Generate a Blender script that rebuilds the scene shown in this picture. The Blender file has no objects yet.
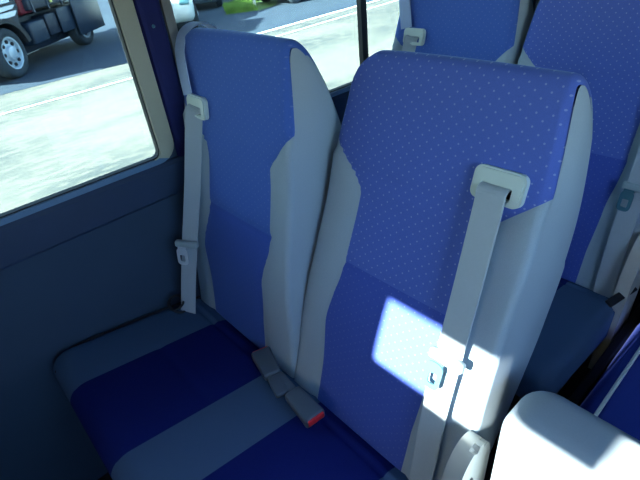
import bpy, bmesh, math, random
from math import sin, cos, pi, sqrt, radians
from mathutils import Matrix, Vector

random.seed(7)
SC = bpy.context.scene
COL = SC.collection

# ------------------------------------------------------------------ materials
def _mat(name):
    m = bpy.data.materials.new(name); m.use_nodes = True
    nt = m.node_tree; nt.nodes.clear()
    out = nt.nodes.new('ShaderNodeOutputMaterial')
    b = nt.nodes.new('ShaderNodeBsdfPrincipled')
    nt.links.new(b.outputs[0], out.inputs[0])
    return m, nt, b, out

def N(nt, t, **kw):
    n = nt.nodes.new(t)
    for k, v in kw.items(): setattr(n, k, v)
    return n

def math_(nt, op, a, b=None, c=None):
    n = nt.nodes.new('ShaderNodeMath'); n.operation = op
    for i, v in enumerate((a, b, c)):
        if v is None: continue
        if isinstance(v, (int, float)): n.inputs[i].default_value = v
        else: nt.links.new(v, n.inputs[i])
    return n.outputs[0]

def mix(nt, f, a, b):
    n = nt.nodes.new('ShaderNodeMix'); n.data_type = 'RGBA'
    if isinstance(f, (int, float)): n.inputs[0].default_value = f
    else: nt.links.new(f, n.inputs[0])
    for i, v in ((6, a), (7, b)):
        if isinstance(v, tuple): n.inputs[i].default_value = (*v, 1)
        else: nt.links.new(v, n.inputs[i])
    return n.outputs[2]

def fabric_bump(nt, b, coord, scale=700, strength=.25):
    w = N(nt, 'ShaderNodeTexNoise'); w.inputs['Scale'].default_value = scale
    w.inputs['Detail'].default_value = 2
    nt.links.new(coord, w.inputs['Vector'])
    bp = N(nt, 'ShaderNodeBump'); bp.inputs['Strength'].default_value = strength
    bp.inputs['Distance'].default_value = .0008
    nt.links.new(w.outputs['Fac'], bp.inputs['Height']); nt.links.new(bp.outputs[0], b.inputs['Normal'])
    return w.outputs['Fac']

def plain(name, col, rough=.6, metal=0, var=.08, scale=30, bump=0, coat=0):
    m, nt, b, out = _mat(name)
    tc = N(nt, 'ShaderNodeTexCoord')
    no = N(nt, 'ShaderNodeTexNoise'); no.inputs['Scale'].default_value = scale; no.inputs['Detail'].default_value = 4
    nt.links.new(tc.outputs['Object'], no.inputs['Vector'])
    c0 = tuple(x * (1 - var) for x in col); c1 = tuple(min(1, x * (1 + var)) for x in col)
    nt.links.new(mix(nt, no.outputs['Fac'], c0, c1), b.inputs['Base Color'])
    b.inputs['Roughness'].default_value = rough; b.inputs['Metallic'].default_value = metal
    b.inputs['Coat Weight'].default_value = coat
    if bump:
        bp = N(nt, 'ShaderNodeBump'); bp.inputs['Strength'].default_value = bump; bp.inputs['Distance'].default_value = .002
        nt.links.new(no.outputs['Fac'], bp.inputs['Height']); nt.links.new(bp.outputs[0], b.inputs['Normal'])
    return m

BLUE = (.022, .062, .36); BLUE2 = (.008, .012, .15)
GREY = (.30, .37, .43)

def dots(nt, X, S, dx, ds, r):
    """staggered lattice of small dots; returns mask"""
    def lattice(ox, os_):
        a = math_(nt, 'SUBTRACT', math_(nt, 'FRACT', math_(nt, 'ADD', math_(nt, 'DIVIDE', X, dx), ox + 100)), .5)
        b = math_(nt, 'SUBTRACT', math_(nt, 'FRACT', math_(nt, 'ADD', math_(nt, 'DIVIDE', S, ds), os_ + 100)), .5)
        a = math_(nt, 'MULTIPLY', a, dx); b = math_(nt, 'MULTIPLY', b, ds)
        d = math_(nt, 'SQRT', math_(nt, 'ADD', math_(nt, 'MULTIPLY', a, a), math_(nt, 'MULTIPLY', b, b)))
        return math_(nt, 'LESS_THAN', d, r)
    return math_(nt, 'MAXIMUM', lattice(0, 0), lattice(.5, .5))

def back_fabric(name, mid=0.0, dotk=1.0, warm=0.0):
    """blue dotted panel between grey bolsters; the seam line follows the height"""
    m, nt, b, out = _mat(name)
    tc = N(nt, 'ShaderNodeTexCoord'); sp = N(nt, 'ShaderNodeSeparateXYZ')
    nt.links.new(tc.outputs['Object'], sp.inputs[0])
    X, Yv, Z = sp.outputs
    mr = N(nt, 'ShaderNodeMapRange'); mr.interpolation_type = 'SMOOTHSTEP'
    for k_, v_ in ((1, .20), (2, .34), (3, -.016), (4, mid)): mr.inputs[k_].default_value = v_
    nt.links.new(Z, mr.inputs[0])
    mr2 = N(nt, 'ShaderNodeMapRange'); mr2.interpolation_type = 'SMOOTHSTEP'
    for k_, v_ in ((1, .46), (2, .60), (3, 0), (4, mid)): mr2.inputs[k_].default_value = v_
    nt.links.new(Z, mr2.inputs[0])
    shift = math_(nt, 'SUBTRACT', mr.outputs[0], mr2.outputs[0])
    r = N(nt, 'ShaderNodeValToRGB'); r.color_ramp.interpolation = 'LINEAR'
    stops = [(-.06, .122), (0, .122), (.09, .122), (.2, .130), (.34, .126), (.36, .124), (.49, .122), (.51, .135), (.570, .202), (.585, .216), (.66, .208), (.74, .199)]
    els = r.color_ramp.elements
    while len(els) < len(stops): els.new(.5)
    for e, (s, w) in zip(els, stops):
        e.position = min(1, max(0, (s + .1) / .9)); e.color = (w, w, w, 1)
    nt.links.new(math_(nt, 'DIVIDE', math_(nt, 'ADD', Z, .1), .9), r.inputs[0])
    ax = math_(nt, 'ABSOLUTE', math_(nt, 'SUBTRACT', X, shift))
    mask = math_(nt, 'LESS_THAN', math_(nt, 'ADD', ax, 0.0), r.outputs[0])
    fine = fabric_bump(nt, b, tc.outputs['Object'])
    d = dots(nt, X, Z, .0225, .0185, .0015)
    blue = mix(nt, fine, (.052 + warm, .118, .42), (.078 + warm, .168, .56))
    low = mix(nt, fine, (.036 + warm / 2, .082, .36), (.055 + warm / 2, .12, .49))  # lower panel darkened for the shade towards the crease
    isup = math_(nt, 'GREATER_THAN', Z, .345)
    blue = mix(nt, isup, low, blue)
    blue = mix(nt, math_(nt, 'MULTIPLY', d, math_(nt, 'ADD', math_(nt, 'MULTIPLY', isup, .24 * dotk), .10 * dotk)), blue, (.55, .62, .75))
    grey = mix(nt, fine, (.30, .38, .44), (.38, .46, .53))
    nt.links.new(mix(nt, mask, grey, blue), b.inputs['Base Color'])
    b.inputs['Roughness'].default_value = .9
    b.inputs['Sheen Weight'].default_value = .45; b.inputs['Sheen Roughness'].default_value = .35; b.inputs['Sheen Tint'].default_value = (.45, .68, 1, 1)
    b.inputs['Specular IOR Level'].default_value = .2
    return m

def cushion_fabric(name):
    m, nt, b, out = _mat(name)
    tc = N(nt, 'ShaderNodeTexCoord'); sp = N(nt, 'ShaderNodeSeparateXYZ')
    nt.links.new(tc.outputs['Object'], sp.inputs[0]); X = sp.outputs[0]
    def band(a, c):
        return math_(nt, 'MULTIPLY', math_(nt, 'GREATER_THAN', X, a), math_(nt, 'LESS_THAN', X, c))
    mk = math_(nt, 'MAXIMUM', band(.172, .421), band(.571, .79))
    fine = fabric_bump(nt, b, tc.outputs['Object'])
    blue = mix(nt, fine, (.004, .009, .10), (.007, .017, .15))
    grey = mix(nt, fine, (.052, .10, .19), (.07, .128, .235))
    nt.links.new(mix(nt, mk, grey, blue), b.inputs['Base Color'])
    b.inputs['Roughness'].default_value = .95; b.inputs['Specular IOR Level'].default_value = .15
    return m

def ground_mat(name, c0, c1, c2, scale):
    m, nt, b, out = _mat(name)
    tc = N(nt, 'ShaderNodeTexCoord')
    n1 = N(nt, 'ShaderNodeTexNoise'); n1.inputs['Scale'].default_value = scale; n1.inputs['Detail'].default_value = 8
    n2 = N(nt, 'ShaderNodeTexNoise'); n2.inputs['Scale'].default_value = scale * 14; n2.inputs['Detail'].default_value = 6
    mp = N(nt, 'ShaderNodeMapping'); mp.inputs['Scale'].default_value = (1, .35, 1)
    nt.links.new(tc.outputs['Object'], mp.inputs[0])
    for n in (n1, n2): nt.links.new(mp.outputs[0], n.inputs['Vector'])
    r1 = N(nt, 'ShaderNodeMapRange'); r1.inputs[1].default_value = .4; r1.inputs[2].default_value = .65
    nt.links.new(n1.outputs['Fac'], r1.inputs[0])
    r2 = N(nt, 'ShaderNodeMapRange'); r2.inputs[1].default_value = .45; r2.inputs[2].default_value = .6
    nt.links.new(n2.outputs['Fac'], r2.inputs[0])
    c = mix(nt, r1.outputs[0], c0, c1)
    c = mix(nt, math_(nt, 'MULTIPLY', r2.outputs[0], .5), c, c2)
    nt.links.new(c, b.inputs['Base Color']); b.inputs['Roughness'].default_value = .9
    return m

def glass_mat(name, tint, gl=.04):
    m = bpy.data.materials.new(name); m.use_nodes = True; nt = m.node_tree; nt.nodes.clear()
    out = nt.nodes.new('ShaderNodeOutputMaterial')
    t = nt.nodes.new('ShaderNodeBsdfTransparent'); t.inputs[0].default_value = (*tint, 1)
    g = nt.nodes.new('ShaderNodeBsdfGlossy'); g.inputs['Roughness'].default_value = .02
    mx = nt.nodes.new('ShaderNodeMixShader')
    fr = nt.nodes.new('ShaderNodeFresnel'); fr.inputs[0].default_value = 1.2
    nt.links.new(fr.outputs[0], mx.inputs[0]); nt.links.new(t.outputs[0], mx.inputs[1]); nt.links.new(g.outputs[0], mx.inputs[2])
    nt.links.new(mx.outputs[0], out.inputs[0])
    return m

M = {}
M['back'] = back_fabric('backrest_fabric', warm=.022)
M['back1'] = back_fabric('window_backrest_fabric', .020, .4)  # same fabric; washed-out sheen painted in by fading the dots
M['cushion'] = cushion_fabric('cushion_fabric')
M['grey'] = plain('grey_fabric', (.34, .41, .47), .9, var=.06, scale=400)
M['bluefab'] = plain('blue_fabric', (.022, .05, .33), .9, var=.1, scale=300)
M['belt'] = plain('belt_webbing', (.40, .46, .50), .7, var=.04, scale=200)
M['sleeve'] = plain('belt_sleeve', (.38, .50, .74), .7, var=.06, scale=120)
M['guide'] = plain('guide_plastic', (.58, .68, .64), .4, var=.04)
M['plastic'] = plain('grey_plastic', (.46, .46, .42), .45, var=.05)
M['buckle'] = plain('buckle_plastic', (.085, .115, .15), .5, var=.05)
M['stopper'] = plain('stopper_plastic', (.34, .42, .45), .45, var=.05)
M['red'] = plain('red_plastic', (.62, .02, .03), .4, var=.05)
M['chrome'] = plain('chrome_steel', (.10, .26, .32), .35, metal=.5, var=.03)  # darkened so the tongue does not burn out in the sun
M['steel'] = plain('lightened_steel', (.72, .78, .82), .4, metal=.3, var=.03)  # same tongue steel, lightened to show on the dim window-side belt
M['black'] = plain('black_metal', (.012, .013, .018), .5, var=.1)
M['dark'] = plain('dark_gap', (.02, .022, .03), .9)
M['screw'] = plain('screw_metal', (.08, .09, .09), .4, metal=.5)
M['piping'] = plain('white_piping', (.85, .88, .85), .5, var=.03)
M['welt'] = plain('grey_welt', (.42, .50, .58), .8, var=.03)
M['wallp'] = plain('wall_lining', (.036, .066, .115), .85, var=.10, scale=9, bump=.1)
M['ledge'] = plain('window_ledge', (.022, .045, .10), .6, var=.15, scale=14, bump=.1)
M['seal'] = plain('window_seal', (.12, .22, .36), .4, var=.05)
M['rubber'] = plain('black_rubber', (.015, .018, .025), .6)
M['frame'] = plain('aluminium_frame', (.50, .48, .37), .45, metal=.2, var=.06)
M['frame2'] = plain('aluminium_frame_dull', (.26, .25, .24), .5, metal=.2, var=.06)
M['pillar'] = plain('navy_padding', (.006, .010, .11), .75, var=.2, scale=18)
M['ceil'] = plain('ceiling_lining', (.16, .18, .21), .9)
M['lining'] = plain('side_lining', (.10, .14, .20), .9)
M['floor'] = plain('floor_vinyl', (.02, .018, .022), .7, var=.2, scale=60)
M['ground'] = ground_mat('concrete_ground', (.185, .18, .145), (.075, .088, .085), (.23, .215, .165), .8)
M['asphalt'] = ground_mat('asphalt_ground', (.020, .042, .072), (.032, .060, .088), (.045, .07, .10), .5)
M['line'] = plain('road_paint', (.85, .88, .85), .8, var=.05)
M['linedark'] = plain('road_groove', (.10, .13, .15), .9)
M['glass'] = glass_mat('bus_glass', (.36, .42, .43))
M['side_glass'] = glass_mat('side_glass', (.80, .90, .98))  # tint kept pale and bluish to brighten the seat sides
M['clear'] = glass_mat('windscreen_glass', (.46, .48, .48))  # tinted to dim sky and sun through the front slots
M['tyre'] = plain('tyre_rubber', (.03, .045, .06), .8, var=.2)
M['rim'] = plain('painted_rim', (.45, .55, .65), .45, metal=.3)
M['truckw'] = plain('white_truck_paint', (.75, .82, .9), .3)
M['truckd'] = plain('dark_truck_paint', (.008, .018, .04), .5, var=.3, scale=4)
M['truckb'] = plain('blue_truck_steel', (.012, .03, .06), .5, var=.3, scale=5)
M['truckr'] = plain('dark_red_paint', (.16, .015, .03), .5)
M['lamp'] = plain('amber_lens', (.7, .65, .15), .3)
M['carw'] = plain('white_car_paint', (.72, .80, .78), .2, coat=.5, var=.02)
M['cars'] = plain('silver_car_paint', (.42, .50, .55), .25, metal=.4, coat=.5, var=.02)
M['card'] = plain('grey_car_paint', (.10, .14, .18), .3, coat=.5, var=.02)
M['cargl'] = plain('car_window', (.02, .05, .06), .1, coat=.4)
M['grass'] = plain('grass_blades', (.16, .30, .05), .8, var=.45, scale=3)
M['soil'] = plain('grass_bed', (.10, .18, .04), .95, var=.3, scale=5)
M['brick'] = plain('plaster_building', (.35, .38, .40), .9, var=.1)

# ------------------------------------------------------------------ helpers
def meshobj(name, verts, faces, mat, parent=None, smooth=False, loc=None):
    me = bpy.data.meshes.new(name); me.from_pydata([tuple(v) for v in verts], [], faces); me.validate(); me.update()
    mats = mat if isinstance(mat, (list, tuple)) else [mat]
    for m in mats: me.materials.append(m)
    o = bpy.data.objects.new(name, me); COL.objects.link(o)
    if smooth:
        for p in me.polygons: p.use_smooth = True
    if parent: o.parent = parent
    if loc: o.location = loc
    return o

def bmobj(name, bm, mat, parent=None, smooth=False, loc=None, angle=None):
    me = bpy.data.meshes.new(name)
    bmesh.ops.recalc_face_normals(bm, faces=bm.faces[:])
    bm.to_mesh(me); bm.free()
    mats = mat if isinstance(mat, (list, tuple)) else [mat]
    for m in mats: me.materials.append(m)
    o = bpy.data.objects.new(name, me); COL.objects.link(o)
    if smooth:
        for p in me.polygons: p.use_smooth = True
        if angle: me.set_sharp_from_angle(angle=angle)
    if parent: o.parent = parent
    if loc: o.location = loc
    return o

def bx(bm, x0, x1, y0, y1, z0, z1, bev=0, seg=2, mat=0, M4=None):
    r = bmesh.ops.create_cube(bm, size=1)
    vs = r['verts']
    for v in vs:
        v.co = Vector(((x0 + x1) / 2 + v.co.x * (x1 - x0), (y0 + y1) / 2 + v.co.y * (y1 - y0), (z0 + z1) / 2 + v.co.z * (z1 - z0)))
    fs = list({f for v in vs for f in v.link_faces})
    if bev:
        es = list({e for v in vs for e in v.link_edges})
        rr = bmesh.ops.bevel(bm, geom=es, offset=bev, segments=seg, affect='EDGES', profile=.5)
        vs = list({v for f in rr['faces'] for v in f.verts} | {v for v in vs if v.is_valid})
        fs = list({f for v in vs if v.is_valid for f in v.link_faces})
    for f in fs:
        if f.is_valid: f.material_index = mat
    if M4 is not None:
        bmesh.ops.transform(bm, matrix=M4, verts=[v for v in vs if v.is_valid])
    return vs

def box(name, b, mat, parent=None, bev=0, seg=2):
    bm = bmesh.new(); bx(bm, *b, bev=bev, seg=seg)
    return bmobj(name, bm, mat, parent, smooth=bool(bev), angle=radians(50) if bev else None)

def prism(bm, pts, axis, a, b, mat=0):
    """extrude a closed 2-D outline along an axis. axis 'x': pts are (y,z); 'y': (x,z); 'z': (x,y)"""
    def P(p, t):
        return {'x': (t, p[0], p[1]), 'y': (p[0], t, p[1]), 'z': (p[0], p[1], t)}[axis]
    v0 = [bm.verts.new(P(p, a)) for p in pts]; v1 = [bm.verts.new(P(p, b)) for p in pts]
    n = len(pts); fs = []
    for i in range(n):
        j = (i + 1) % n; fs.append(bm.faces.new((v0[i], v0[j], v1[j], v1[i])))
    fs.append(bm.faces.new(v0[::-1])); fs.append(bm.faces.new(v1))
    for f in fs: f.material_index = mat
    return v0 + v1

def rrect(x0, x1, z0, z1, r, n=6):
    pts = []
    for cx, cz, a0 in ((x1 - r, z1 - r, 0), (x0 + r, z1 - r, 90), (x0 + r, z0 + r, 180), (x1 - r, z0 + r, 270)):
        for i in range(n + 1):
            a = radians(a0 + 90 * i / n); pts.append((cx + r * cos(a), cz + r * sin(a)))
    return pts

def ring(bm, outer, inner, axis, a, b, mat=0):
    """frame between two outlines with the same number of points, extruded"""
    def P(p, t):
        return {'x': (t, p[0], p[1]), 'y': (p[0], t, p[1]), 'z': (p[0], p[1], t)}[axis]
    n = len(outer)
    A = [bm.verts.new(P(p, a)) for p in outer]; B = [bm.verts.new(P(p, b)) for p in outer]
    Ci = [bm.verts.new(P(p, a)) for p in inner]; D = [bm.verts.new(P(p, b)) for p in inner]
    for i in range(n):
        j = (i + 1) % n
        for q in ((A[i], A[j], B[j], B[i]), (Ci[j], Ci[i], D[i], D[j]), (A[j], A[i], Ci[i], Ci[j]), (B[i], B[j], D[j], D[i])):
            f = bm.faces.new(q); f.material_index = mat

def tube_pts(path, r, n=8, closed=False):
    verts = []; faces = []; path = [Vector(p) for p in path]; L = len(path)
    up = None
    for i, p in enumerate(path):
        a = path[(i - 1) % L] if (closed or i) else p; c = path[(i + 1) % L] if (closed or i < L - 1) else p
        t = (c - a).normalized()
        if up is None:
            up = t.orthogonal().normalized()
        up = (up - t * up.dot(t)).normalized(); s = t.cross(up)
        for k in range(n):
            th = 2 * pi * k / n; verts.append(p + (up * cos(th) + s * sin(th)) * r)
    m = L if closed else L - 1
    for i in range(m):
        for k in range(n):
            j = (i + 1) % L; k2 = (k + 1) % n
            faces.append((i * n + k, i * n + k2, j * n + k2, j * n + k))
    if not closed:
        faces.append(tuple(range(n))[::-1]); faces.append(tuple((L - 1) * n + k for k in range(n)))
    return verts, faces

def tube(name, path, r, mat, parent=None, n=8, closed=False):
    v, f = tube_pts(path, r, n, closed)
    return meshobj(name, v, f, mat, parent, smooth=True)

def ribbon(name, path, side, width, thick, mat, parent=None, widths=None):
    """webbing: a strip of real thickness following a path; side = width direction"""
    path = [Vector(p) for p in path]; verts = []; faces = []; L = len(path)
    for i, p in enumerate(path):
        t = (path[min(i + 1, L - 1)] - path[max(i - 1, 0)]).normalized()
        s = Vector(side); s = (s - t * s.dot(t)).normalized(); nn = t.cross(s).normalized()
        w = (widths[i] if widths else width) / 2; h = thick / 2
        for a, b_ in ((-w, -h * .4), (-w + .002, -h), (w - .002, -h), (w, -h * .4), (w, h * .4), (w - .002, h), (-w + .002, h), (-w, h * .4)):
            verts.append(p + s * a + nn * b_)
    for i in range(L - 1):
        for k in range(8):
            k2 = (k + 1) % 8; faces.append((i * 8 + k, i * 8 + k2, i * 8 + 8 + k2, i * 8 + 8 + k))
    faces.append(tuple(range(8))[::-1]); faces.append(tuple((L - 1) * 8 + k for k in range(8)))
    return meshobj(name, verts, faces, mat, parent)

def lerp(a, b, t): return a + (b - a) * t
def spline(pts, n=8):
    P = [Vector(p) for p in pts]; out = []
    for i in range(len(P) - 1):
        p0 = P[max(i - 1, 0)]; p1 = P[i]; p2 = P[i + 1]; p3 = P[min(i + 2, len(P) - 1)]
        for k in range(n):
            t = k / n
            out.append(.5 * ((2 * p1) + (-p0 + p2) * t + (2 * p0 - 5 * p1 + 4 * p2 - p3) * t * t + (-p0 + 3 * p1 - 3 * p2 + p3) * t ** 3))
    out.append(P[-1]); return out

def thing(name, label, cat, loc=(0, 0, 0), rz=0, group=None):
    o = bpy.data.objects.new(name, None); COL.objects.link(o); o.empty_display_size = .1
    o.location = loc; o.rotation_euler = (0, 0, rz); o['label'] = label; o['category'] = cat
    if group: o['group'] = group
    return o
def struct(o, label=None, cat=None):
    o['kind'] = 'structure'
    if label: o['label'] = label
    o['category'] = cat or o.name.split('_')[0]
    return o

# ------------------------------------------------------------------ seat backrest
def backrest_profile(H, T, n=84):
    """closed outline in (t,s): front face up, narrow rounded top, deep shell behind, bottom"""
    pts = []
    def front(s):
        return -(.010 * math.exp(-((s - .24) / .12) ** 2) - .004 * math.exp(-((s - .47) / .07) ** 2))
    z0 = -.035
    for i in range(61):
        s = lerp(z0 + .02, H - .040, i / 60); pts.append((front(s), s))
    ctl = [(0, H - .040), (.003, H - .016), (.013, H - .002), (.032, H - .001), (.054, H - .018), (.078, H - .052), (.110, H - .104), (.146, H - .176), (.166, H - .245), (.172, H - .320), (.162, H - .415), (.142, H - .490), (.112, .160), (.088, .09), (.070, .02), (.058, -.020), (.040, -.036), (.018, -.036), (.004, -.028)]
    sp = spline([(a, b, 0) for a, b in ctl], 4)
    for v in sp[1:]: pts.append((v.x, v.y))
    return pts

def make_backrest(parent, W, H, T, name='backrest', fab='back', mid=0.0):
    prof = backrest_profile(H, T); n = len(prof)
    nor = []
    for i in range(n):
        a = Vector(prof[i - 1]); c = Vector(prof[(i + 1) % n]); d = (c - a).normalized(); nor.append(Vector((-d.y, d.x)))
    # outward: make the front point to -t
    if nor[20].x > 0: nor = [-v for v in nor]
    r = .013
    xs = []
    for i in range(7):
        a = pi / 2 * i / 6; xs.append((-W / 2 + r * (1 - sin(a)) if False else -W / 2 + r * (1 - cos(pi / 2 - a)), r * (1 - sin(a))))
    inner = [lerp(-W / 2 + r, W / 2 - r, k / 40) for k in range(1, 40)]
    st = [( -W / 2 + r * (1 - cos(a)), r * (1 - sin(a))) for a in [pi / 2 * i / 6 for i in range(7)]]
    st += [(x, 0) for x in inner]
    st += [(W / 2 - r * (1 - cos(a)), r * (1 - sin(a))) for a in [pi / 2 * i / 6 for i in range(6, -1, -1)]]
    verts = []; faces = []
    hwtab = [(-.05, .014), (.1, .014), (.35, .004), (.5, .001), (.58, -.001), (.64, -.007), (.70, -.015), (.74, -.020)]
    def dw(s):
        for (a, b), (c, d) in zip(hwtab, hwtab[1:]):
            if s <= c: return lerp(b, d, min(1, max(0, (s - a) / (c - a))))
        return hwtab[-1][1]
    def corner(s): return .040 * max(0, min(1.2, (s - .665) / .072)) ** 2.6
    def seamw(s):
        tab = [(-.05, .122), (.09, .122), (.2, .130), (.35, .125), (.49, .122), (.51, .135), (.57, .202), (.8, .215)]
        for (a, b), (c, d) in zip(tab, tab[1:]):
            if s <= c: return lerp(b, d, (s - a) / (c - a))
        return .215
    for (x, off) in st:
        for i, (t, s) in enumerate(prof):
            q = Vector((t, s)) - nor[i] * off
            k = x / (W / 2)
            fb = max(0, min(1, (t - .004) / .09)) if s > .45 else 0
            xx = x * (1 + (dw(s) * (1 - fb) + .0 * fb) / (W / 2))
            if x < 0: xx += corner(s) * min(1, -x / (W / 2)) ** 2
            # bolsters stand a little proud of the centre panel, seams press in
            if i <= 60:
                sm = max(0, min(1, (s - .20) / .14)); sm = sm * sm * (3 - 2 * sm); sm2 = max(0, min(1, (s - .46) / .14)); sm2 = sm2 * sm2 * (3 - 2 * sm2)
                ax = abs(x - (-.016 + (mid + .016) * sm - mid * sm2)); sw = seamw(s)
                bol = max(0, min(1, (ax - sw) / .035))
                f = .0
                if s < .555: f += .010 * bol * (1 - bol * .35)
                f -= .0035 * math.exp(-((ax - sw) / .005) ** 2)
                if ax < sw + .01:
                    f -= .005 * math.exp(-((s - .345) / .006) ** 2)
                    f -= .0025 * math.exp(-((s - .525) / .010) ** 2)
                f += .004 * (1 - k * k)
                q = q + nor[i] * f
            elif i <= 130:
                q = q + nor[i] * (.003 * (1 - k * k))
            verts.append((xx, q.x, q.y))
    m = len(st)
    for a in range(m - 1):
        for i in range(n):
            j = (i + 1) % n; faces.append((a * n + i, a * n + j, (a + 1) * n + j, (a + 1) * n + i))
    nfront = len(faces)
    # side panels: rows from the front seam to the rear edge, gently domed
    ins = [Vector(p) - nor[i] * r for i, p in enumerate(prof)]
    itop = max(range(n), key=lambda i: ins[i].y); ibot = min(range(n), key=lambda i: ins[i].y)
    fr = [ins[i] for i in range(0, itop + 1)]; bk = [ins[i] for i in range(itop, ibot + 1)][::-1]
    def at(line, z):
        if z <= line[0].y: return line[0].x
        for a_, b_ in zip(line, line[1:]):
            if a_.y <= z <= b_.y and b_.y > a_.y: return lerp(a_.x, b_.x, (z - a_.y) / (b_.y - a_.y))
        return line[-1].x
    ztop = ins[itop].y - .0005; zbot = ins[ibot].y + .0005
    zr = [lerp(zbot, ztop, 1 - (1 - k / 70) ** 1.6) for k in range(71)]; NC = 12
    for sg in (-1, 1):
        base = len(verts)
        for z in zr:
            tf, tb_ = at(fr, z) - (.0068 * max(0, min(1, (.585 - z) / .03)) + .0006) * min(1, (z - zbot) / .02), at(bk, z) + .002 * min(1, (ztop - z) / .03)
            for k in range(NC + 1):
                u = k / NC; t = lerp(tf, tb_, u)
                fb = max(0, min(1, (t - .004) / .09)) if z > .45 else 0
                xx = (W / 2) * (1 + dw(z) * (1 - fb) / (W / 2)) + .0003 - (corner(z) if sg < 0 else 0)
                verts.append((sg * (xx + .006 * sin(pi * u) * min(1, (ztop - z) / .06, (z - zbot) / .04)), t, z))
        for a in range(70):
            for k in range(NC):
                q = (base + a * (NC + 1) + k, base + a * (NC + 1) + k + 1, base + (a + 1) * (NC + 1) + k + 1, base + (a + 1) * (NC + 1) + k)
                faces.append(q if sg > 0 else q[::-1])
    o = meshobj(name, verts, faces, [M[fab], M['grey']], parent, smooth=True)
    for p_ in o.data.polygons[nfront:]: p_.material_index = 1
    for p_ in o.data.polygons[:nfront]:
        if p_.center.y > .07: p_.material_index = 1
    bm = bmesh.new(); bm.from_mesh(o.data); bmesh.ops.remove_doubles(bm, verts=bm.verts[:], dist=.00001); bm.to_mesh(o.data); bm.free()
    return o

def make_guide(parent, xc, zc, w=.080, h=.050, yf=-.010):
    """pale plastic belt guide, an upside-down U around a slot, in backrest coordinates"""
    bm = bmesh.new()
    n = 6
    O = rrect(xc - w / 2, xc + w / 2, zc - h / 2, zc + h / 2, .012, n)
    I = rrect(xc - w * .285, xc + w * .285, zc - h * .5 + .009, zc + h * .02, .003, n)
    ring(bm, O, I, 'y', yf - .006, yf + .014)
    # softened front lip
    O2 = rrect(xc - w / 2 + .003, xc + w / 2 - .003, zc - h / 2 + .003, zc + h / 2 - .003, .010, n)
    I2 = rrect(xc - w * .285 - .002, xc + w * .285 + .002, zc - h * .5 + .007, zc + h * .02 + .002, .003, n)
    ring(bm, O2, I2, 'y', yf - .009, yf - .006)
    g = bmobj('belt_guide', bm, M['guide'], parent)
    bm = bmesh.new(); bx(bm, xc - w * .3, xc + w * .3, yf + .004, yf + .010, zc - h * .35, zc + h * .03)
    bmobj('slot', bm, M['dark'], parent)
    return g

def make_tongue(parent, p, axis_s, axis_n, w=.062, flip=1, steel='chrome'):
    """stopper bar plus steel tongue with a window; p centre, axis_s width dir, axis_n outward"""
    s = Vector(axis_s).normalized(); nn = Vector(axis_n).normalized(); d = s.cross(nn).normalized()
    if d.z > 0: d = -d
    m4 = Matrix((( *[s[0], nn[0], d[0]], p[0]), (*[s[1], nn[1], d[1]], p[1]), (*[s[2], nn[2], d[2]], p[2]), (0, 0, 0, 1)))
    bm = bmesh.new()
    bx(bm, -w / 2, w / 2, -.006, .010, -.009, .009, bev=.005, seg=3, M4=m4)
    st = bmobj('belt_stopper', bm, M['stopper'], parent, smooth=True)
    bm = bmesh.new(); k = 4
    c = flip * .012
    O = rrect(c - .0145, c + .0145, .010, .060, .010, k); I = rrect(c - .007, c + .007, .030, .050, .003, k)
    ring(bm, O, I, 'y', .0085, .0115)
    bx(bm, c - .011, c + .011, -.002, .0095, -.002, .014)
    for v in bm.verts: v.co = m4 @ v.co
    bm2 = bmobj('tongue', bm, M[steel], parent)
    return st

def make_buckle(parent, p, ang, label, stub=True, tilt=0):
    """buckle body lying on the cushion, pointing along ang, with its button at the tip"""
    o = bpy.data.objects.new('buckle', None)
    m4 = Matrix.Translation(p) @ Matrix.Rotation(ang, 4, 'Z') @ Matrix.Rotation(tilt, 4, 'Y') @ Matrix.Scale(1.18, 4)
    bm = bmesh.new()
    vs = bx(bm, 0, .078, -.021, .021, -.010, .012, bev=.005, seg=3)
    for v in bm.verts:
        if v.co.x < .02: v.co.y *= .82; v.co.z *= .8
    bmesh.ops.transform(bm, matrix=m4, verts=bm.verts[:])
    b = bmobj('buckle', bm, M['buckle'], parent, smooth=True, angle=radians(40)); b['label'] = label
    bm = bmesh.new()
    bx(bm, .074, .0805, -.017, .017, -.003, .010, bev=.002); bmesh.ops.transform(bm, matrix=m4, verts=bm.verts[:])
    r = bmobj('release_button', bm, M['red'], b); r['label'] = 'red release button'
    bm = bmesh.new()
    bx(bm, -.055, .004, -.013, .013, -.006, .004, bev=.003); bmesh.ops.transform(bm, matrix=m4, verts=bm.verts[:])
    bmobj('buckle_stalk', bm, M['buckle'], b, smooth=True)
    return b

def bpt(L, x, s, t):
    return Vector((x, s * sin(L) + t * cos(L), s * cos(L) - t * sin(L)))

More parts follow.
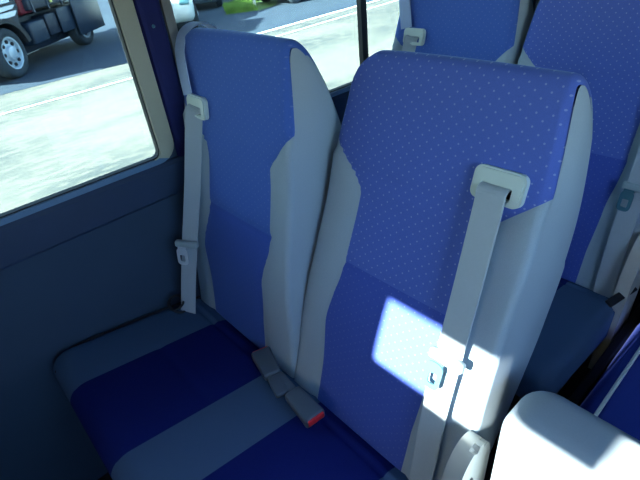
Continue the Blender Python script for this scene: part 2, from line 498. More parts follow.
def superellipse_cushion(name, x0, x1, depth, thick, mat, parent, rx=.03, sag=True):
    """bench cushion: local y 0 (rear) .. -depth (front), top at z=0"""
    nx, ny = 72, 44
    verts = []; faces = []
    def top(u, v):   # u in 0..1 across, v in 0..1 rear to front
        x = lerp(x0, x1, u); y = -depth * v
        return x, y
    # cross sections along y: closed outline in (y,z), inset near the ends
    prof = []
    r = .045
    for i in range(13): prof.append((lerp(.02, -.03, i / 12), lerp(-.028, 0.0, (i / 12) ** .6)))
    for i in range(1, 61): prof.append((lerp(-.03, -depth + r, i / 60), 0.0))
    for i in range(1, 11):
        a = pi / 2 * i / 10; prof.append((-depth + r - r * sin(a), -r + r * cos(a)))
    for i in range(1, 6): prof.append((-depth + .010 * i / 5, -r - (thick - r - .01) * i / 5))
    prof.append((-depth + .03, -thick)); prof.append((.0, -thick)); prof.append((.02, -thick + .02))
    n = len(prof); cy, cz = -depth / 2, -thick / 2
    st = [(x0 + rx * (1 - cos(a)), rx * (1 - sin(a))) for a in [pi / 2 * i / 7 for i in range(8)]]
    st += [(lerp(x0 + rx, x1 - rx, k / nx), 0) for k in range(1, nx)]
    st += [(x1 - rx * (1 - cos(a)), rx * (1 - sin(a))) for a in [pi / 2 * i / 7 for i in range(7, -1, -1)]]
    for x, off in st:
        for (y, z) in prof:
            kx = 1 - off * 2.2 / depth; kz = 1 - off * 1.5 / thick
            yy = cy + (y - cy) * kx; zz = cz + (z - cz) * kz
            if z > -.01 and y < -.02:
                for sx in (.172, .421, .571, .79):
                    zz -= .002 * math.exp(-((x - sx) / .004) ** 2)
                zz += .004 * sin(pi * min(1, max(0, (x - .172) / .249))) if x < .421 else (.004 * sin(pi * min(1, max(0, (x - .571) / .22))) if x > .571 else 0)
                zz -= .0025 * math.exp(-((y + .20) / .012) ** 2) * (1 if .172 < x < .42 else 0)
            if z > -.02: zz -= .005 * math.exp(-((y + .042) / .006) ** 2)
            verts.append((x, yy, zz))
    m = len(st)
    for a in range(m - 1):
        for i in range(n):
            j = (i + 1) % n; faces.append((a * n + i, a * n + j, (a + 1) * n + j, (a + 1) * n + i))
    faces.append(tuple(range(n))[::-1]); faces.append(tuple((m - 1) * n + i for i in range(n)))
    o = meshobj(name, verts, faces, mat, parent, smooth=True)
    bm = bmesh.new(); bm.from_mesh(o.data); bmesh.ops.recalc_face_normals(bm, faces=bm.faces[:]); bm.to_mesh(o.data); bm.free()
    o.data.set_sharp_from_angle(angle=radians(60))
    return o

# ------------------------------------------------------------------ a double bench seat
SW, SH, ST = .420, .7395, .121
XC1, XC2 = .2516, .697
def make_bench(name, label, y0, L1, L2, group):
    t = thing(name, label, 'bus seat', (0, y0, 0), 0, group)
    c = superellipse_cushion('seat_cushion', .012, .925, .425, .12, M['cushion'], t)
    c.rotation_euler = (-.1697, 0, 0)
    path = [(.018, .0, -.012), (.014, -.1, -.008), (.014, -.3, -.008), (.016, -.37, -.012), (.030, -.405, -.022), (.06, -.422, -.03)]
    w = tube('piping', spline(path, 5), .003, M['rubber'], c, n=6)  # black tube stands in for the shadow gap along the wall-side edge
    for xc, L, side, lab in ((XC1, L1, -1, 'backrest on the window side, nearly upright'), (XC2, L2, 1, 'backrest on the aisle side')):
        b = make_backrest(t, SW, SH, ST, fab='back1' if side < 0 else 'back', mid=.020 if side < 0 else 0.0); b.location = (xc, 0, 0); b.rotation_euler = (-L, 0, 0); b['label'] = lab
        gx = -.117 if side < 0 else .138
        make_guide(b, gx, .577, yf=-.006)
        if side < 0:       # belt sleeve running from the guide over the shoulder of the seat
            pth = []
            for (x, y, z) in ((-.150, -.012, .600), (-.158, -.012, .63), (-.172, -.009, .67), (-.180, -.004, .700), (-.182, .012, .732), (-.180, .045, .748), (-.178, .085, .735), (-.178, .103, .69), (-.178, .108, .6)):
                pth.append((x, y, z))
            ribbon('belt_sleeve', spline(pth, 4), (1, 0, 0), .042, .004, M['sleeve'], b)
    # aisle-side belt, hanging straight down over the backrest
    def B2(x, s, tt): return bpt(L2, x + (.022 if y0 > 0 else 0), s, tt)
    p = [B2(.832, .580, .004), B2(.833, .571, -.020), B2(.836, .54, -.024), B2(.842, .42, -.030), B2(.846, .30, -.034), B2(.848, .18, -.032), B2(.853, .05, -.024), B2(.857, -.02, -.018)]
    belt = ribbon('seat_belt', spline(p, 6), (1, 0, 0), .046, .003, M['belt'], t)
    make_tongue(belt, B2(.848, .296, -.040), (1, -.0, .0), B2(0, 0, -1), flip=-1)
    # window-side belt, hanging free between the seat and the wall
    s1 = bpt(L1, .130, .580, .004); s2 = bpt(L1, .128, .570, -.014)
    q = [s1, s2, s2 + Vector((-.003, -.008, -.03)), Vector((.114, .030 if L1 < .2 else .05, .38)), Vector((.104, -.012, .24)), Vector((.098, -.048, .12)), Vector((.092, -.070, .035)), Vector((.088, -.073, .018))]
    belt = ribbon('seat_belt', spline(q, 6), (.80, .60, 0), .043, .003, M['belt'], t)
    mp = Vector((.104, -.018, .236))
    make_tongue(belt, mp + Vector((.004, -.006, 0)), (.80, .60, -.1), (.60, -.80, .1), flip=-1, w=.062, steel='steel')
    # slack webbing pooled on the wall-side corner of the cushion
    coil = []
    for k in range(46):
        a = k * .42; coil.append((.052 + .026 * cos(a) + .0004 * k, -.088 + .020 * sin(a), .030 + .018 * sin(a * .5 + .6) + .0003 * k))
    tube('slack_webbing', coil, .0032, M['rubber'], t, n=6)
    # buckles in the middle of the bench
    make_buckle(t, Vector((.462, -.052, .032)), pi + .30 * -1, 'grey buckle pointing to the window side', tilt=.1)
    make_buckle(t, Vector((.532, -.052, .034)), -.10, 'grey buckle with the red button pointing to the aisle')
    # recliner cover at the aisle-side hinge
    bm = bmesh.new()
    out = [(-.070, -.22), (-.050, .05), (-.028, .140), (-.008, .176), (.018, .190), (.046, .178), (.060, .140), (.058, .05), (.05, -.22)]
    out = [(p_.x, p_.y) for p_ in [Vector((a.x, a.y)) for a in spline([(o_[0], o_[1], 0) for o_ in out], 5)]]
    prism(bm, out, 'x', .908, .938)
    es = [e for e in bm.edges if all(abs(v.co.x - .938) < 1e-6 for v in e.verts)]
    bmesh.ops.bevel(bm, geom=es, offset=.010, segments=3, affect='EDGES')
    rc = bmobj('recliner_cover', bm, M['plastic'], t, smooth=True, angle=radians(40)); rc['label'] = 'pale plastic recliner cover'
    bm = bmesh.new(); bmesh.ops.create_cone(bm, cap_ends=True, segments=10, radius1=.005, radius2=.004, depth=.004, matrix=Matrix.Translation((.939, .006, .118)) @ Matrix.Rotation(pi / 2, 4, 'Y'))
    bmobj('screw', bm, M['screw'], rc)
    # base frame and legs
    bm = bmesh.new(); bx(bm, .05, .90, -.36, .06, -.175, -.135, bev=.006); bmobj('base_frame', bm, M['black'], t)
    for x in (.12, .80):
        for y in (-.32, .02):
            box('leg', (x - .018, x + .018, y - .018, y + .018, -.45, -.175), M['black'], t)
    return t

bench1 = make_bench('double_seat', 'blue and grey double bus seat nearest the camera, sun patch on its aisle-side backrest', 0, .1657, .3258, 'double seats along the window wall')
bench2 = make_bench('double_seat', 'shaded blue and grey double bus seat behind the front one, top out of view', .7539, .229, .229, 'double seats along the window wall')

# lap-belt anchor on the rear bench, seen in the corner by the aisle
bm = bmesh.new()
bx(bm, -.055, .055, -.010, .010, -.003, .003, bev=.003, M4=Matrix.Translation((.925, -.05, .045)) @ Matrix.Rotation(radians(78), 4, 'Z') @ Matrix.Rotation(.5, 4, 'X'))
a = bmobj('belt_anchor', bm, M['black'], bench2); a['label'] = 'black belt anchor strap'

# ------------------------------------------------------------------ folding aisle seats
def make_jump(name, label, y0, cover, cov_cush, lean, top, cush_y):
    t = thing(name, label, 'folding seat', (.014 if y0 > .5 else 0, y0, 0), 0, 'folding seats in the aisle')
    x0, x1 = .954, 1.36; W = x1 - x0; xc = (x0 + x1) / 2; T = .110
    # padded backrest: rounded slab built as stacked rounded outlines
    verts = []; faces = []; ns = 18; R = .050; N_ = 0
    def outline(inset):
        pts = []
        zt = top - inset; xl = -W / 2 + inset; xr = W / 2 - inset; zb = .03 + inset; r = max(.012, R - inset)
        k = 10
        for cx, cz, a0 in ((xr - r, zt - r, 0), (xl + r, zt - r, 90), (xl + r, zb + r, 180), (xr - r, zb + r, 270)):
            for i in range(k + 1):
                a = radians(a0 + 90 * i / k); bulge = .006 if False else 0
                pts.append((cx + r * cos(a), cz + r * sin(a)))
        return pts
    layers = []
    rr = .036
    for i in range(9):
        a = pi / 2 * i / 8; layers.append((rr - rr * sin(a) , rr * (1 - cos(a)) if False else rr - rr * sin(a), a))
    seq = [(rr * (1 - sin(a)), rr * (1 - cos(a))) for a in [pi / 2 * i / 8 for i in range(9)]]   # (inset, depth)
    seq = [(ins, rr - rr * sin(pi / 2 * 0) - 0 if False else dep) for ins, dep in seq]
    seq2 = [(rr * (1 - sin(a)) * 1.0, T - rr * (1 - cos(a))) for a in [pi / 2 * i / 8 for i in range(8, -1, -1)]]
    allseq = seq + seq2
    for ins, dep in allseq:
        o = outline(ins)
        for (x, z) in o: verts.append((x, dep, z))
    n = len(outline(0))
    for a in range(len(allseq) - 1):
        for i in range(n):
            j = (i + 1) % n; faces.append((a * n + i, a * n + j, (a + 1) * n + j, (a + 1) * n + i))
    faces.append(tuple(range(n))[::-1]); L = len(allseq) - 1; faces.append(tuple(L * n + i for i in range(n)))
    b = meshobj('backrest', verts, faces, M[cover], t, smooth=True)
    bm = bmesh.new(); bm.from_mesh(b.data); bmesh.ops.recalc_face_normals(bm, faces=bm.faces[:]); bm.to_mesh(b.data); bm.free()
    b.location = (xc, 0, 0); b.rotation_euler = (-lean, 0, 0)
    # cushion with a rolled edge and a piped seam
    bm = bmesh.new()
    pts = [(x0 + .008, -.11), (x0 + .004, -.06), (x0 + .014, -.026), (x0 + .030, -.008), (x0 + .046, 0), (x0 + .12, .004), (x1 - .12, .004), (x1 - .046, 0), (x1 - .016, -.02), (x1 - .008, -.11)]
    prism(bm, pts, 'y', cush_y[0], cush_y[1])
    c = bmobj('seat_cushion', bm, M[cov_cush], t, smooth=True, angle=radians(70))
    for x in (x0 + .046, x1 - .046):
        tube('piping', [(x, lerp(cush_y[0], cush_y[1], k / 6), .003) for k in range(7)], .004, M['piping'], c, n=8)['label'] = 'white piping'
    box('hinge_frame', (x0 + .03, x1 - .03, -.30, .04, -.16, -.112), M['black'], t, bev=.005)
    box('leg', (xc - .02, xc + .02, -.15, -.11, -.45, -.15), M['black'], t)
    return t
make_jump('folding_aisle_seat', 'pale grey padded folding aisle seat in bright sun, at the bottom right corner', .012, 'grey', 'grey', -.0 + .03, .293, (-.40, -.01))
make_jump('folding_aisle_seat', 'navy folding aisle seat with white piping, beside the rear double seat', .7539, 'bluefab', 'bluefab', .2, .46, (-.42, -.01))
# black rail the rear folding seat is hinged on
r = thing('seat_rail', 'black metal rail between the rear double seat and the aisle seat', 'rail', (.953, .72, -.10))
bm = bmesh.new(); bx(bm, -.011, .011, -.34, .34, -.016, .016, bev=.004); bmobj('rail_bar', bm, M['black'], r)
for y in (-.28, .28):
    box('leg', (-.010, .010, y - .012, y + .012, -.35, -.015), M['black'], r)

# ------------------------------------------------------------------ bus shell
YF, YB, XR, ZF, ZC = -1.75, 1.95, 2.08, -.45, 1.38
ZS, ZT = .433, 1.12
WT = -.026
wins = [(-1.45, .024), (.143, 1.10)]
wins_r = [(-.85, .05)]  # unseen opening, moved and sized to steer the side light
def side_wall(name, xa, xb, mat, wins, ZS=.433):
    bm = bmesh.new()
    bx(bm, xa, xb, YF, YB, ZF, ZS - .0)
    bx(bm, xa, xb, YF, YB, ZT, ZC)
    ys = [YF] + [v for w in wins for v in w] + [YB]
    for i in range(0, len(ys), 2): bx(bm, xa, xb, ys[i], ys[i + 1], ZS, ZT)
    return struct(bmobj(name, bm, mat))
side_wall('wall_left', WT, 0, M['wallp'], wins)
side_wall('wall_right', XR, XR + .055, M['lining'], wins_r, .66)
# ledge under the left windows
bm = bmesh.new()
prism(bm, [(0, .326), (.010, .328), (.014, .335), (.014, .412), (.008, .422), (0, .424)], 'y', YF, YB)
bx(bm, 0, .0055, YF, YB, .365, .369)
struct(bmobj('trim_1', bm, M['ledge']), 'dark blue ledge band running under the left windows', 'trim')
# seals and frames of the left windows
def window(nr, y0, y1, xa, xi, sg, divider=None, fr='frame', jw=.036, label='', ZS=.433):
    t = bpy.data.objects.new('window_%d' % nr, None); COL.objects.link(t); t['kind'] = 'structure'; t['category'] = 'window'; t['label'] = label
    bm = bmesh.new()
    # rubber seal ring with rounded corners
    O = rrect(y0, y1, ZS, ZT, .020); I = rrect(y0 + .007, y1 - .007, ZS + .006, ZT - .006, .018)
    ring(bm, O, I, 'x', min(xi - .018 * sg, xi), max(xi - .018 * sg, xi))
    bmobj('window_seal', bm, M['rubber'], t)
    bm = bmesh.new()
    O = rrect(y0 - jw, y1 + jw, ZS - .010, ZT + .03, .05); I = rrect(y0 + .004, y1 - .004, ZS + .003, ZT, .020)
    ring(bm, O, I, 'x', xi - .001 * sg, xi + .009 * sg)
    # the side bars stay bright metal, the bottom bar is the blue seal
    for f in bm.faces:
        c = f.calc_center_median()
        if c.z < ZS + .003 and y0 < c.y < y1: f.material_index = 1
    bmobj('window_frame', bm, [M[fr], M['seal']], t)
    if divider:
        for yd in divider:
            box('divider', (xi - .012, xi + .006, yd - .013, yd + .013, ZS, ZT), M['rubber'], t)
    box('pane', (xi - .016 if sg > 0 else xi + .012, xi - .012 if sg > 0 else xi + .016, y0, y1, ZS, ZT), M['glass' if sg > 0 else 'side_glass'], t)
    return t
window(1, *wins[0], WT, 0, 1, fr='frame', label='window beside the front double seat, looking onto the yard')
window(2, *wins[1], WT, 0, 1, divider=(.787,), fr='frame2', jw=.019, label='window behind the front double seat with a black divider bar')
for k, w in enumerate(wins_r): window(3 + k, *w, XR + .055 - .055 - .0, XR, -1, fr='frame2', ZS=.66, label='window in the right wall')
# navy padded pillar cover with a snap button between windows 1 and 2
bm = bmesh.new()
prism(bm, [(.0, .0625), (.012, .066), (.014, .075), (.014, .112), (.011, .1175), (0, .119)], 'z', ZS - .01, ZC)
struct(bmobj('trim_2', bm, M['pillar'], smooth=False), 'navy padded pillar cover between the two left windows', 'trim')
bm = bmesh.new(); bmesh.ops.create_uvsphere(bm, u_segments=12, v_segments=8, radius=.004, matrix=Matrix.Translation((.0145, .088, .735)))
struct(bmobj('trim_3', bm, M['chrome'], smooth=True), 'small snap button on the pillar cover', 'trim')
# other shell parts
struct(box('floor', (WT, XR + .055, YF, YB, ZF - .05, ZF), M['floor']))
struct(box('ceiling', (WT, XR + .055, YF, YB, ZC, ZC + .04), M['ceil']))
struct(box('wall_back', (WT, XR + .055, YB, YB + .05, ZF, ZC), M['ceil']))
# unseen front bulkhead; windscreen slots cut only to shape the sun patches
bm = bmesh.new()
SUN = Vector((.08, 1.0, -.466))
def frontz(z, y): return z - SUN.z * (y - YF)
def frontx(x, y): return x - SUN.x * (y - YF)
xL = frontx(.692, .07); xM = frontx(1.082, .02)
zb = frontz(.178, .06); zm = frontz(.322, .10); zm2 = frontz(.305, .015); xA = frontx(.928, .05); xG = frontx(.951, .012)
zbB = .88; xRr = 1.22; zTt = 1.20
fy0, fy1 = YF - .04, YF
bx(bm, WT, xL, fy0, fy1, ZF, ZC)
bx(bm, xL, xA, fy0, fy1, ZF, zb)
bx(bm, xL, xA, fy0, fy1, zm, ZC)
bx(bm, xA, xG, fy0, fy1, ZF, ZC)
bx(bm, xG, xM, fy0, fy1, ZF, zbB)
bx(bm, xG, xM, fy0, fy1, zm2, ZC)
bx(bm, xM, xRr, fy0, fy1, ZF, zbB)
bx(bm, xM, xRr, fy0, fy1, zTt, ZC)
bx(bm, xRr, XR + .055, fy0, fy1, ZF, ZC)
struct(bmobj('wall_front', bm, M['lining']))
t = bpy.data.objects.new('window_4', None); COL.objects.link(t); t['kind'] = 'structure'; t['category'] = 'window'; t['label'] = 'unseen windscreen slots at the front, cut to shape the sun patches'
box('pane', (xL, xRr, fy0 + .012, fy0 + .016, zbB, zTt), M['clear'], t)

# ------------------------------------------------------------------ outside
ZG = -1.0
struct(box('ground', (-60, 20, -40, 60, ZG - .1, ZG), M['ground']), 'sunlit concrete yard outside the windows', 'ground')
# asphalt lane
o = meshobj('asphalt_lane', [(-8.95, -20, ZG + .004), (-8.80, 3.0, ZG + .004), (-8.45, 6.5, ZG + .004), (-8.75, 11, ZG + .004), (-8.9, 40, ZG + .004), (-45, 40, ZG + .004), (-45, -20, ZG + .004)], [(0, 1, 2, 3, 4, 5, 6)], M['asphalt'])
struct(o, 'blue-grey asphalt lane beyond the concrete', 'road')
def strip(name, pts, w, mat, z, lab):
    vs = []; fs = []
    for i, (x, y) in enumerate(pts):
        vs += [(x - w / 2, y, z), (x + w / 2, y, z)]
    for i in range(len(pts) - 1): fs.append((2 * i, 2 * i + 1, 2 * i + 3, 2 * i + 2))
    return struct(meshobj(name, vs, fs, mat), lab, 'road line')
strip('trim_4', [(-7.41, -6), (-7.41, .5), (-7.44, 2.7), (-7.6, 6), (-7.9, 9.5), (-8.3, 14)], .09, M['line'], ZG + .008, 'thin pale line across the concrete')
strip('trim_5', [(-7.49, -6), (-7.49, .5), (-7.52, 2.7), (-7.68, 6), (-7.98, 9.5), (-8.38, 14)], .03, M['linedark'], ZG + .006, 'dark joint beside the pale line')
strip('trim_6', [(-8.25, 5.2), (-8.33, 6.5), (-8.60, 10.4), (-8.9, 14)], .16, M['line'], ZG + .012, 'white painted kerb line at the asphalt edge')

# --- wheels
def wheel(name, r, w, parent, m4, rimr, holes=8):
    """tyre plus rim; axis along local y, outside face at -y"""
    verts = []; faces = []; n = 40
    prof = [(rimr, .02), (rimr + .01, 0), (r - .05, -.005), (r - .015, .012), (r, .05), (r, w - .05), (r - .015, w - .012), (r - .05, w), (rimr, w)]
    for rr, y in prof:
        for k in range(n):
            a = 2 * pi * k / n; verts.append(m4 @ Vector((rr * cos(a), y, rr * sin(a))))
    for i in range(len(prof) - 1):
        for k in range(n):
            k2 = (k + 1) % n; faces.append((i * n + k, i * n + k2, (i + 1) * n + k2, (i + 1) * n + k))
    t = meshobj(name, verts, faces, M['tyre'], parent, smooth=True)
    bm = bmesh.new()
    def disc(r0, r1, y0, y1):
        vs = []
        for rr, y in ((r0, y0), (r1, y1)):
            vs.append([bm.verts.new(m4 @ Vector((rr * cos(2 * pi * k / n), y, rr * sin(2 * pi * k / n)))) for k in range(n)])
        for k in range(n):
            k2 = (k + 1) % n; bm.faces.new((vs[0][k], vs[0][k2], vs[1][k2], vs[1][k]))
    disc(rimr + .004, rimr - .025, .0, .005); disc(rimr - .025, rimr - .05, .005, .06); disc(rimr - .05, rimr * .5, .06, .04)
    disc(rimr * .5, rimr * .42, .04, -.01); disc(rimr * .42, rimr * .2, -.01, -.025); disc(rimr * .2, .001, -.025, -.03)
    rim = bmobj('rim', bm, M['rim'], t, smooth=True, angle=radians(35))
    bm = bmesh.new()
    for k in range(holes):
        a = 2 * pi * k / holes
        c = Vector((rimr * .70 * cos(a), .036, rimr * .70 * sin(a)))
        mm = m4 @ Matrix.Translation(c) @ Matrix.Rotation(pi / 2, 4, 'X')
        bmesh.ops.create_cone(bm, cap_ends=True, segments=12, radius1=rimr * .11, radius2=rimr * .11, depth=.03, matrix=mm)
    bmobj('hand_hole', bm, M['dark'], rim)['kind'] = 'stuff'
    return t

# --- truck: local x runs from nose to tail, local -y is the side facing the bus
ang = math.atan2(.70, -.72)
truck = thing('flatbed_truck', 'dark truck with white cab trim parked on the asphalt, top left', 'truck', (-9.98, 1.50, ZG), ang)
def FR(x, y, z): return Matrix.Translation((x, y, z))
# side facing the camera: world normal (.70,.72) = local -y
ws = []
for x in (0, 3.05):
    ws.append(wheel('wheel', .45, .26, truck, FR(x, -.0, .45), .29))
for x in (0, 3.05):
    w_ = wheel('wheel', .45, .26, truck, FR(x, 2.1, .45) @ Matrix.Rotation(pi, 4, 'Z'), .29)
box('chassis', (-.9, 3.9, .32, 1.8, .26, .95), M['truckd'], truck, bev=.02)  # box deepened to shade the asphalt under the truck
bm = bmesh.new()
# cab lower body with a wheel arch
arch = [(-1.2, .45), (-.62, .45)] + [(.60 * -cos(radians(a)), .47 + .60 * sin(radians(a))) for a in range(0, 181, 15)] + [(.62, .95), (.75, 1.15), (.75, 2.6), (-1.0, 2.6), (-1.3, 1.5)]
prism(bm, arch, 'y', .02, 2.05)
cab = bmobj('cab', bm, M['truckd'], truck)
bm = bmesh.new()
for i, (z0, z1) in enumerate(((1.04, 1.12), (1.16, 1.22), (1.28, 1.9))):
    prism(bm, [(-1.35, z0 - .05), (.46, z0), (.58, z1), (-1.35, z1)], 'y', -.05, .03)
cp = bmobj('side_trim', bm, M['truckw'], truck); cp['label'] = 'white lower trim of the cab'
bm = bmesh.new()
for x0_ in (-.5, -.22, .06, .28):
    bx(bm, x0_, x0_ + .16, -.065, -.048, 1.34, 1.78, bev=.01)
bmobj('side_vent', bm, M['truckd'], truck)
bm = bmesh.new()
outer = [(.66 * -cos(radians(a)), .45 + .60 * sin(radians(a))) for a in range(10, 171, 10)]
inner = [(.54 * -cos(radians(a)), .45 + .52 * sin(radians(a))) for a in range(170, 9, -10)]
prism(bm, outer + inner, 'y', -.06, .22); bmobj('mudguard', bm, M['rubber'], truck)
box('fuel_tank', (.85, 1.45, .0, .5, .42, .85), M['truckb'], truck, bev=.04)
box('battery_box', (1.55, 2.0, .02, .5, .48, .9), M['truckd'], truck, bev=.02)
box('air_tank', (.82, 1.3, .02, .45, 1.0, 1.5), M['truckr'], truck, bev=.05)
box('side_guard', (2.02, 2.72, -.02, .02, .45, .95), M['truckb'], truck, bev=.01)
box('cargo_bed', (.95, 3.95, -.08, 2.2, 1.05, 1.25), M['truckd'], truck, bev=.02)
bm = bmesh.new()
for x in [1.05 + i * .58 for i in range(5)]: bx(bm, x, x + .05, -.10, -.07, 1.0, 1.7)
for z in (1.28, 1.5): bx(bm, .95, 3.95, -.095, -.075, z, z + .16)
bmobj('bed_rail', bm, M['truckb'], truck)
for x in (1.75, 3.6): 
    box('marker_lamp', (x, x + .08, -.12, -.09, 1.10, 1.16), M['lamp'], truck, bev=.01)['label'] = 'small yellow marker lamp'
box('rear_skirt', (2.60, 3.95, -.10, -.06, .28, 1.05), M['truckb'], truck, bev=.01)
box('mud_flap', (3.62, 3.68, .0, .35, .25, .9), M['rubber'], truck)

# --- cars
def make_car(name, label, loc, rz, paint):
    t = thing(name, label, 'car', (*loc, ZG), rz, 'parked cars beyond the yard')
    xs = [-2.05, -2.0, -1.8, -1.3, -.75, -.2, .5, 1.1, 1.6, 1.95, 2.05]
    hood = [.62, .78, .88, .93, 1.0, 1.0, .98, .95, .90, .80, .60]     # shoulder height
    hw = [.60, .72, .80, .84, .86, .86, .86, .84, .80, .72, .60]
    verts = []; faces = []
    sec = []
    for x, h, w in zip(xs, hood, hw):
        ring_ = []
        lo = .20 if abs(x) < 2.0 else .32
        half = [(w * .90, lo), (w, lo + .10), (w * 1.02, .52), (w * .98, h - .08), (w * .88, h), (w * .4, h + .03)]
        for y, z in half: ring_.append((x, -y, z))
        for y, z in reversed(half): ring_.append((x, y, z))
        sec.append(ring_)
    for s in sec: verts += s
    n = len(sec[0])
    for i in range(len(sec) - 1):
        for k in range(n):
            k2 = (k + 1) % n; faces.append((i * n + k, i * n + k2, (i + 1) * n + k2, (i + 1) * n + k))
    faces.append(tuple(range(n))[::-1]); faces.append(tuple((len(sec) - 1) * n + k for k in range(n)))
    body = meshobj('body', verts, faces, M[paint], t, smooth=True)
    bm = bmesh.new(); bm.from_mesh(body.data); bmesh.ops.recalc_face_normals(bm, faces=bm.faces[:]); bm.to_mesh(body.data); bm.free()
    # cabin: glass lower, roof on top
    bm = bmesh.new()
    lowr = [(-1.1, .82), (1.75, .80)]; v = []
    P = [(-1.15, -.78, .95), (1.75, -.76, .93), (1.75, .76, .93), (-1.15, .78, .95), (-.45, -.62, 1.42), (1.25, -.62, 1.42), (1.25, .62, 1.42), (-.45, .62, 1.42)]
    vv = [bm.verts.new(p) for p in P]
    for q in ((0, 1, 5, 4), (1, 2, 6, 5), (2, 3, 7, 6), (3, 0, 4, 7), (4, 5, 6, 7), (3, 2, 1, 0)): bm.faces.new([vv[i] for i in q])
    bmobj('cabin_glass', bm, M['cargl'], t)
    box('roof', (-.47, 1.27, -.64, .64, 1.41, 1.47), M[paint], t, bev=.025)
    bm = bmesh.new()
    for y in (-.70, .70):
        for x0_, x1_ in ((-.45, -1.15), (.38, .38), (1.25, 1.75)):
            v4 = [(x0_ - .03, y * .9, 1.42), (x0_ + .03, y * .9, 1.42), (x1_ + .03, y * 1.12, .95), (x1_ - .03, y * 1.12, .95)]
            f = [bm.verts.new(p) for p in v4]; g = [bm.verts.new((p[0], p[1] + (.02 if y > 0 else -.02), p[2])) for p in v4]
            bm.faces.new(f); bm.faces.new(g[::-1])
            for i in range(4): bm.faces.new((f[i], f[(i + 1) % 4], g[(i + 1) % 4], g[i]))
            bmobj('roof_pillar', bm, M[paint], t); bm = bmesh.new()
    bm.free()
    for x in (-1.3, 1.3):
        for s in (-1, 1):
            m4 = FR(x, s * .88, .31) @ Matrix.Rotation(0 if s < 0 else pi, 4, 'Z')
            wheel('wheel', .31, .2, t, m4, .20, holes=5)
            bm = bmesh.new()
            a_ = [(x + .37 * cos(radians(q)), .31 + .37 * sin(radians(q))) for q in range(-10, 191, 12)]
            prism(bm, a_, 'y', s * .62, s * .875); bmobj('wheel_arch', bm, M['rubber'], t)
    for s in (-1, 1):
        box('headlight', (-2.06, -1.93, s * .60 - .12, s * .60 + .12, .60, .74), M['chrome'], t, bev=.02)
        box('tail_light', (1.95, 2.06, s * .62 - .10, s * .62 + .10, .62, .80), M['truckr'], t, bev=.02)
        box('side_mirror', (-.72, -.55, s * .95 - .07, s * .95 + .07, .95, 1.06), M[paint], t, bev=.025)
        box('sill_trim', (-.9, .9, s * .87 - .012, s * .87 + .012, .22, .30), M['rubber'], t)
        box('door_handle', (.10, .28, s * .885 - .012, s * .885 + .012, .80, .83), M['rubber'], t, bev=.005)
    return t
make_car('car', 'white car partly hidden behind the navy window pillar', (-12.45, 5.85), math.atan2(.43, -.9), 'carw').scale = (.8, 1, 1)
make_car('car', 'silver car beside the grass, just above the front seat backrest', (-15.5, 8.62), math.atan2(.515, -.857), 'cars')
make_car('car', 'dark grey car at the top edge with only a bright wheel showing', (-11.95, 10.95), radians(88), 'card')

# --- grass verge
ga = (-11.6, 7.25); gb = (-11.15, 9.2)
poly = [(-11.95, 7.5), (-11.4, 8.4), (-11.7, 9.2), (-30, 26), (-30, 19), (-13.9, 8.5)]
gb_ = meshobj('grass_bed', [(x, y, ZG + .006) for x, y in poly], [(0, 1, 2, 3)], M['soil'])
struct(gb_, 'earth under the grass verge', 'ground')
verts = []; faces = []
quads = [[(-12.0, 7.62), (-11.5, 8.4), (-13.1, 8.8), (-13.2, 8.3)], [(-13.3, 8.75), (-13.2, 9.6), (-20, 15.5), (-19, 12.5)]]
for i in range(16000):
    Q = [Vector(c_) for c_ in quads[0 if i < 7000 else 1]]
    u = random.random(); v = random.random()
    b0 = Q[0].lerp(Q[1], u).lerp(Q[3].lerp(Q[2], u), v)
    h = random.uniform(.08, .22); a = random.uniform(0, pi); w = random.uniform(.006, .014); lx = random.uniform(-.06, .06); ly = random.uniform(-.06, .06)
    k = len(verts)
    verts += [(b0.x - w * cos(a), b0.y - w * sin(a), ZG), (b0.x + w * cos(a), b0.y + w * sin(a), ZG), (b0.x + lx, b0.y + ly, ZG + h)]
    faces.append((k, k + 1, k + 2))
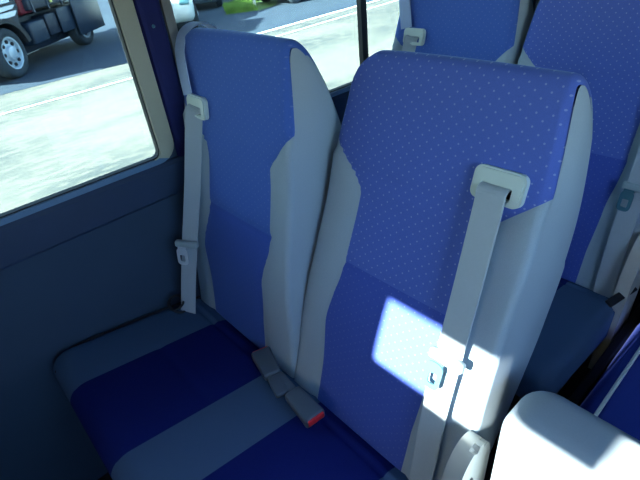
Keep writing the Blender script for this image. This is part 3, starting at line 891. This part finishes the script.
g = meshobj('grass', verts, faces, M['grass']); g['kind'] = 'stuff'; g['label'] = 'sunlit green grass verge beyond the asphalt lane'; g['category'] = 'grass'
p = thing('marker_post', 'thin white post standing in the grass verge', 'post', (-12.1, 8.72, ZG))
box('post_shaft', (-.035, .035, -.035, .035, 0, 1.0), M['line'], p, bev=.008)
box('post_cap', (-.045, .045, -.045, .045, 1.0, 1.05), M['line'], p, bev=.01)

# ------------------------------------------------------------------ light
w = bpy.data.worlds.new('World'); SC.world = w; w.use_nodes = True
nt = w.node_tree; bg = nt.nodes['Background']
sky = nt.nodes.new('ShaderNodeTexSky'); sky.sky_type = 'NISHITA'; sky.sun_disc = False
sky.sun_elevation = radians(35); sky.sun_rotation = radians(175); sky.air_density = 1.2; sky.dust_density = 1.5
nt.links.new(sky.outputs[0], bg.inputs[0]); bg.inputs[1].default_value = 1.2
sd = bpy.data.lights.new('sun', 'SUN'); sd.energy = 88; sd.angle = radians(.6); sd.color = (1, .97, .9)
so = bpy.data.objects.new('sun', sd); COL.objects.link(so); so.location = (0, -5, 6)
so.rotation_euler = SUN.to_track_quat('-Z', 'Y').to_euler()

# ------------------------------------------------------------------ camera
R = [[0.6714562249988817, 0.7342029635255668, -0.10046166562686228], [0.3565234457470493, -0.4389085335037212, -0.8247728971360925], [-0.6496441876465143, 0.5179819567976143, -0.5564684374600344]]
cam = bpy.data.cameras.new('camera'); co = bpy.data.objects.new('camera', cam); COL.objects.link(co)
rx, dn, fw = [Vector(r_) for r_ in R]
m = Matrix((( rx.x, -dn.x, -fw.x), (rx.y, -dn.y, -fw.y), (rx.z, -dn.z, -fw.z))).to_4x4()
m.translation = Vector((1.1267659631, -0.3945439219, 0.8852402024))
co.matrix_world = m
cam.sensor_fit = 'HORIZONTAL'; cam.sensor_width = 36; cam.lens = 466.03 * 36 / 640; cam.clip_start = .02; cam.clip_end = 300
SC.camera = co
SC.view_settings.view_transform = 'Standard'; SC.view_settings.look = 'None'; SC.view_settings.gamma = 1
SC.view_settings.use_curve_mapping = False
SC.view_settings.exposure = 1.1
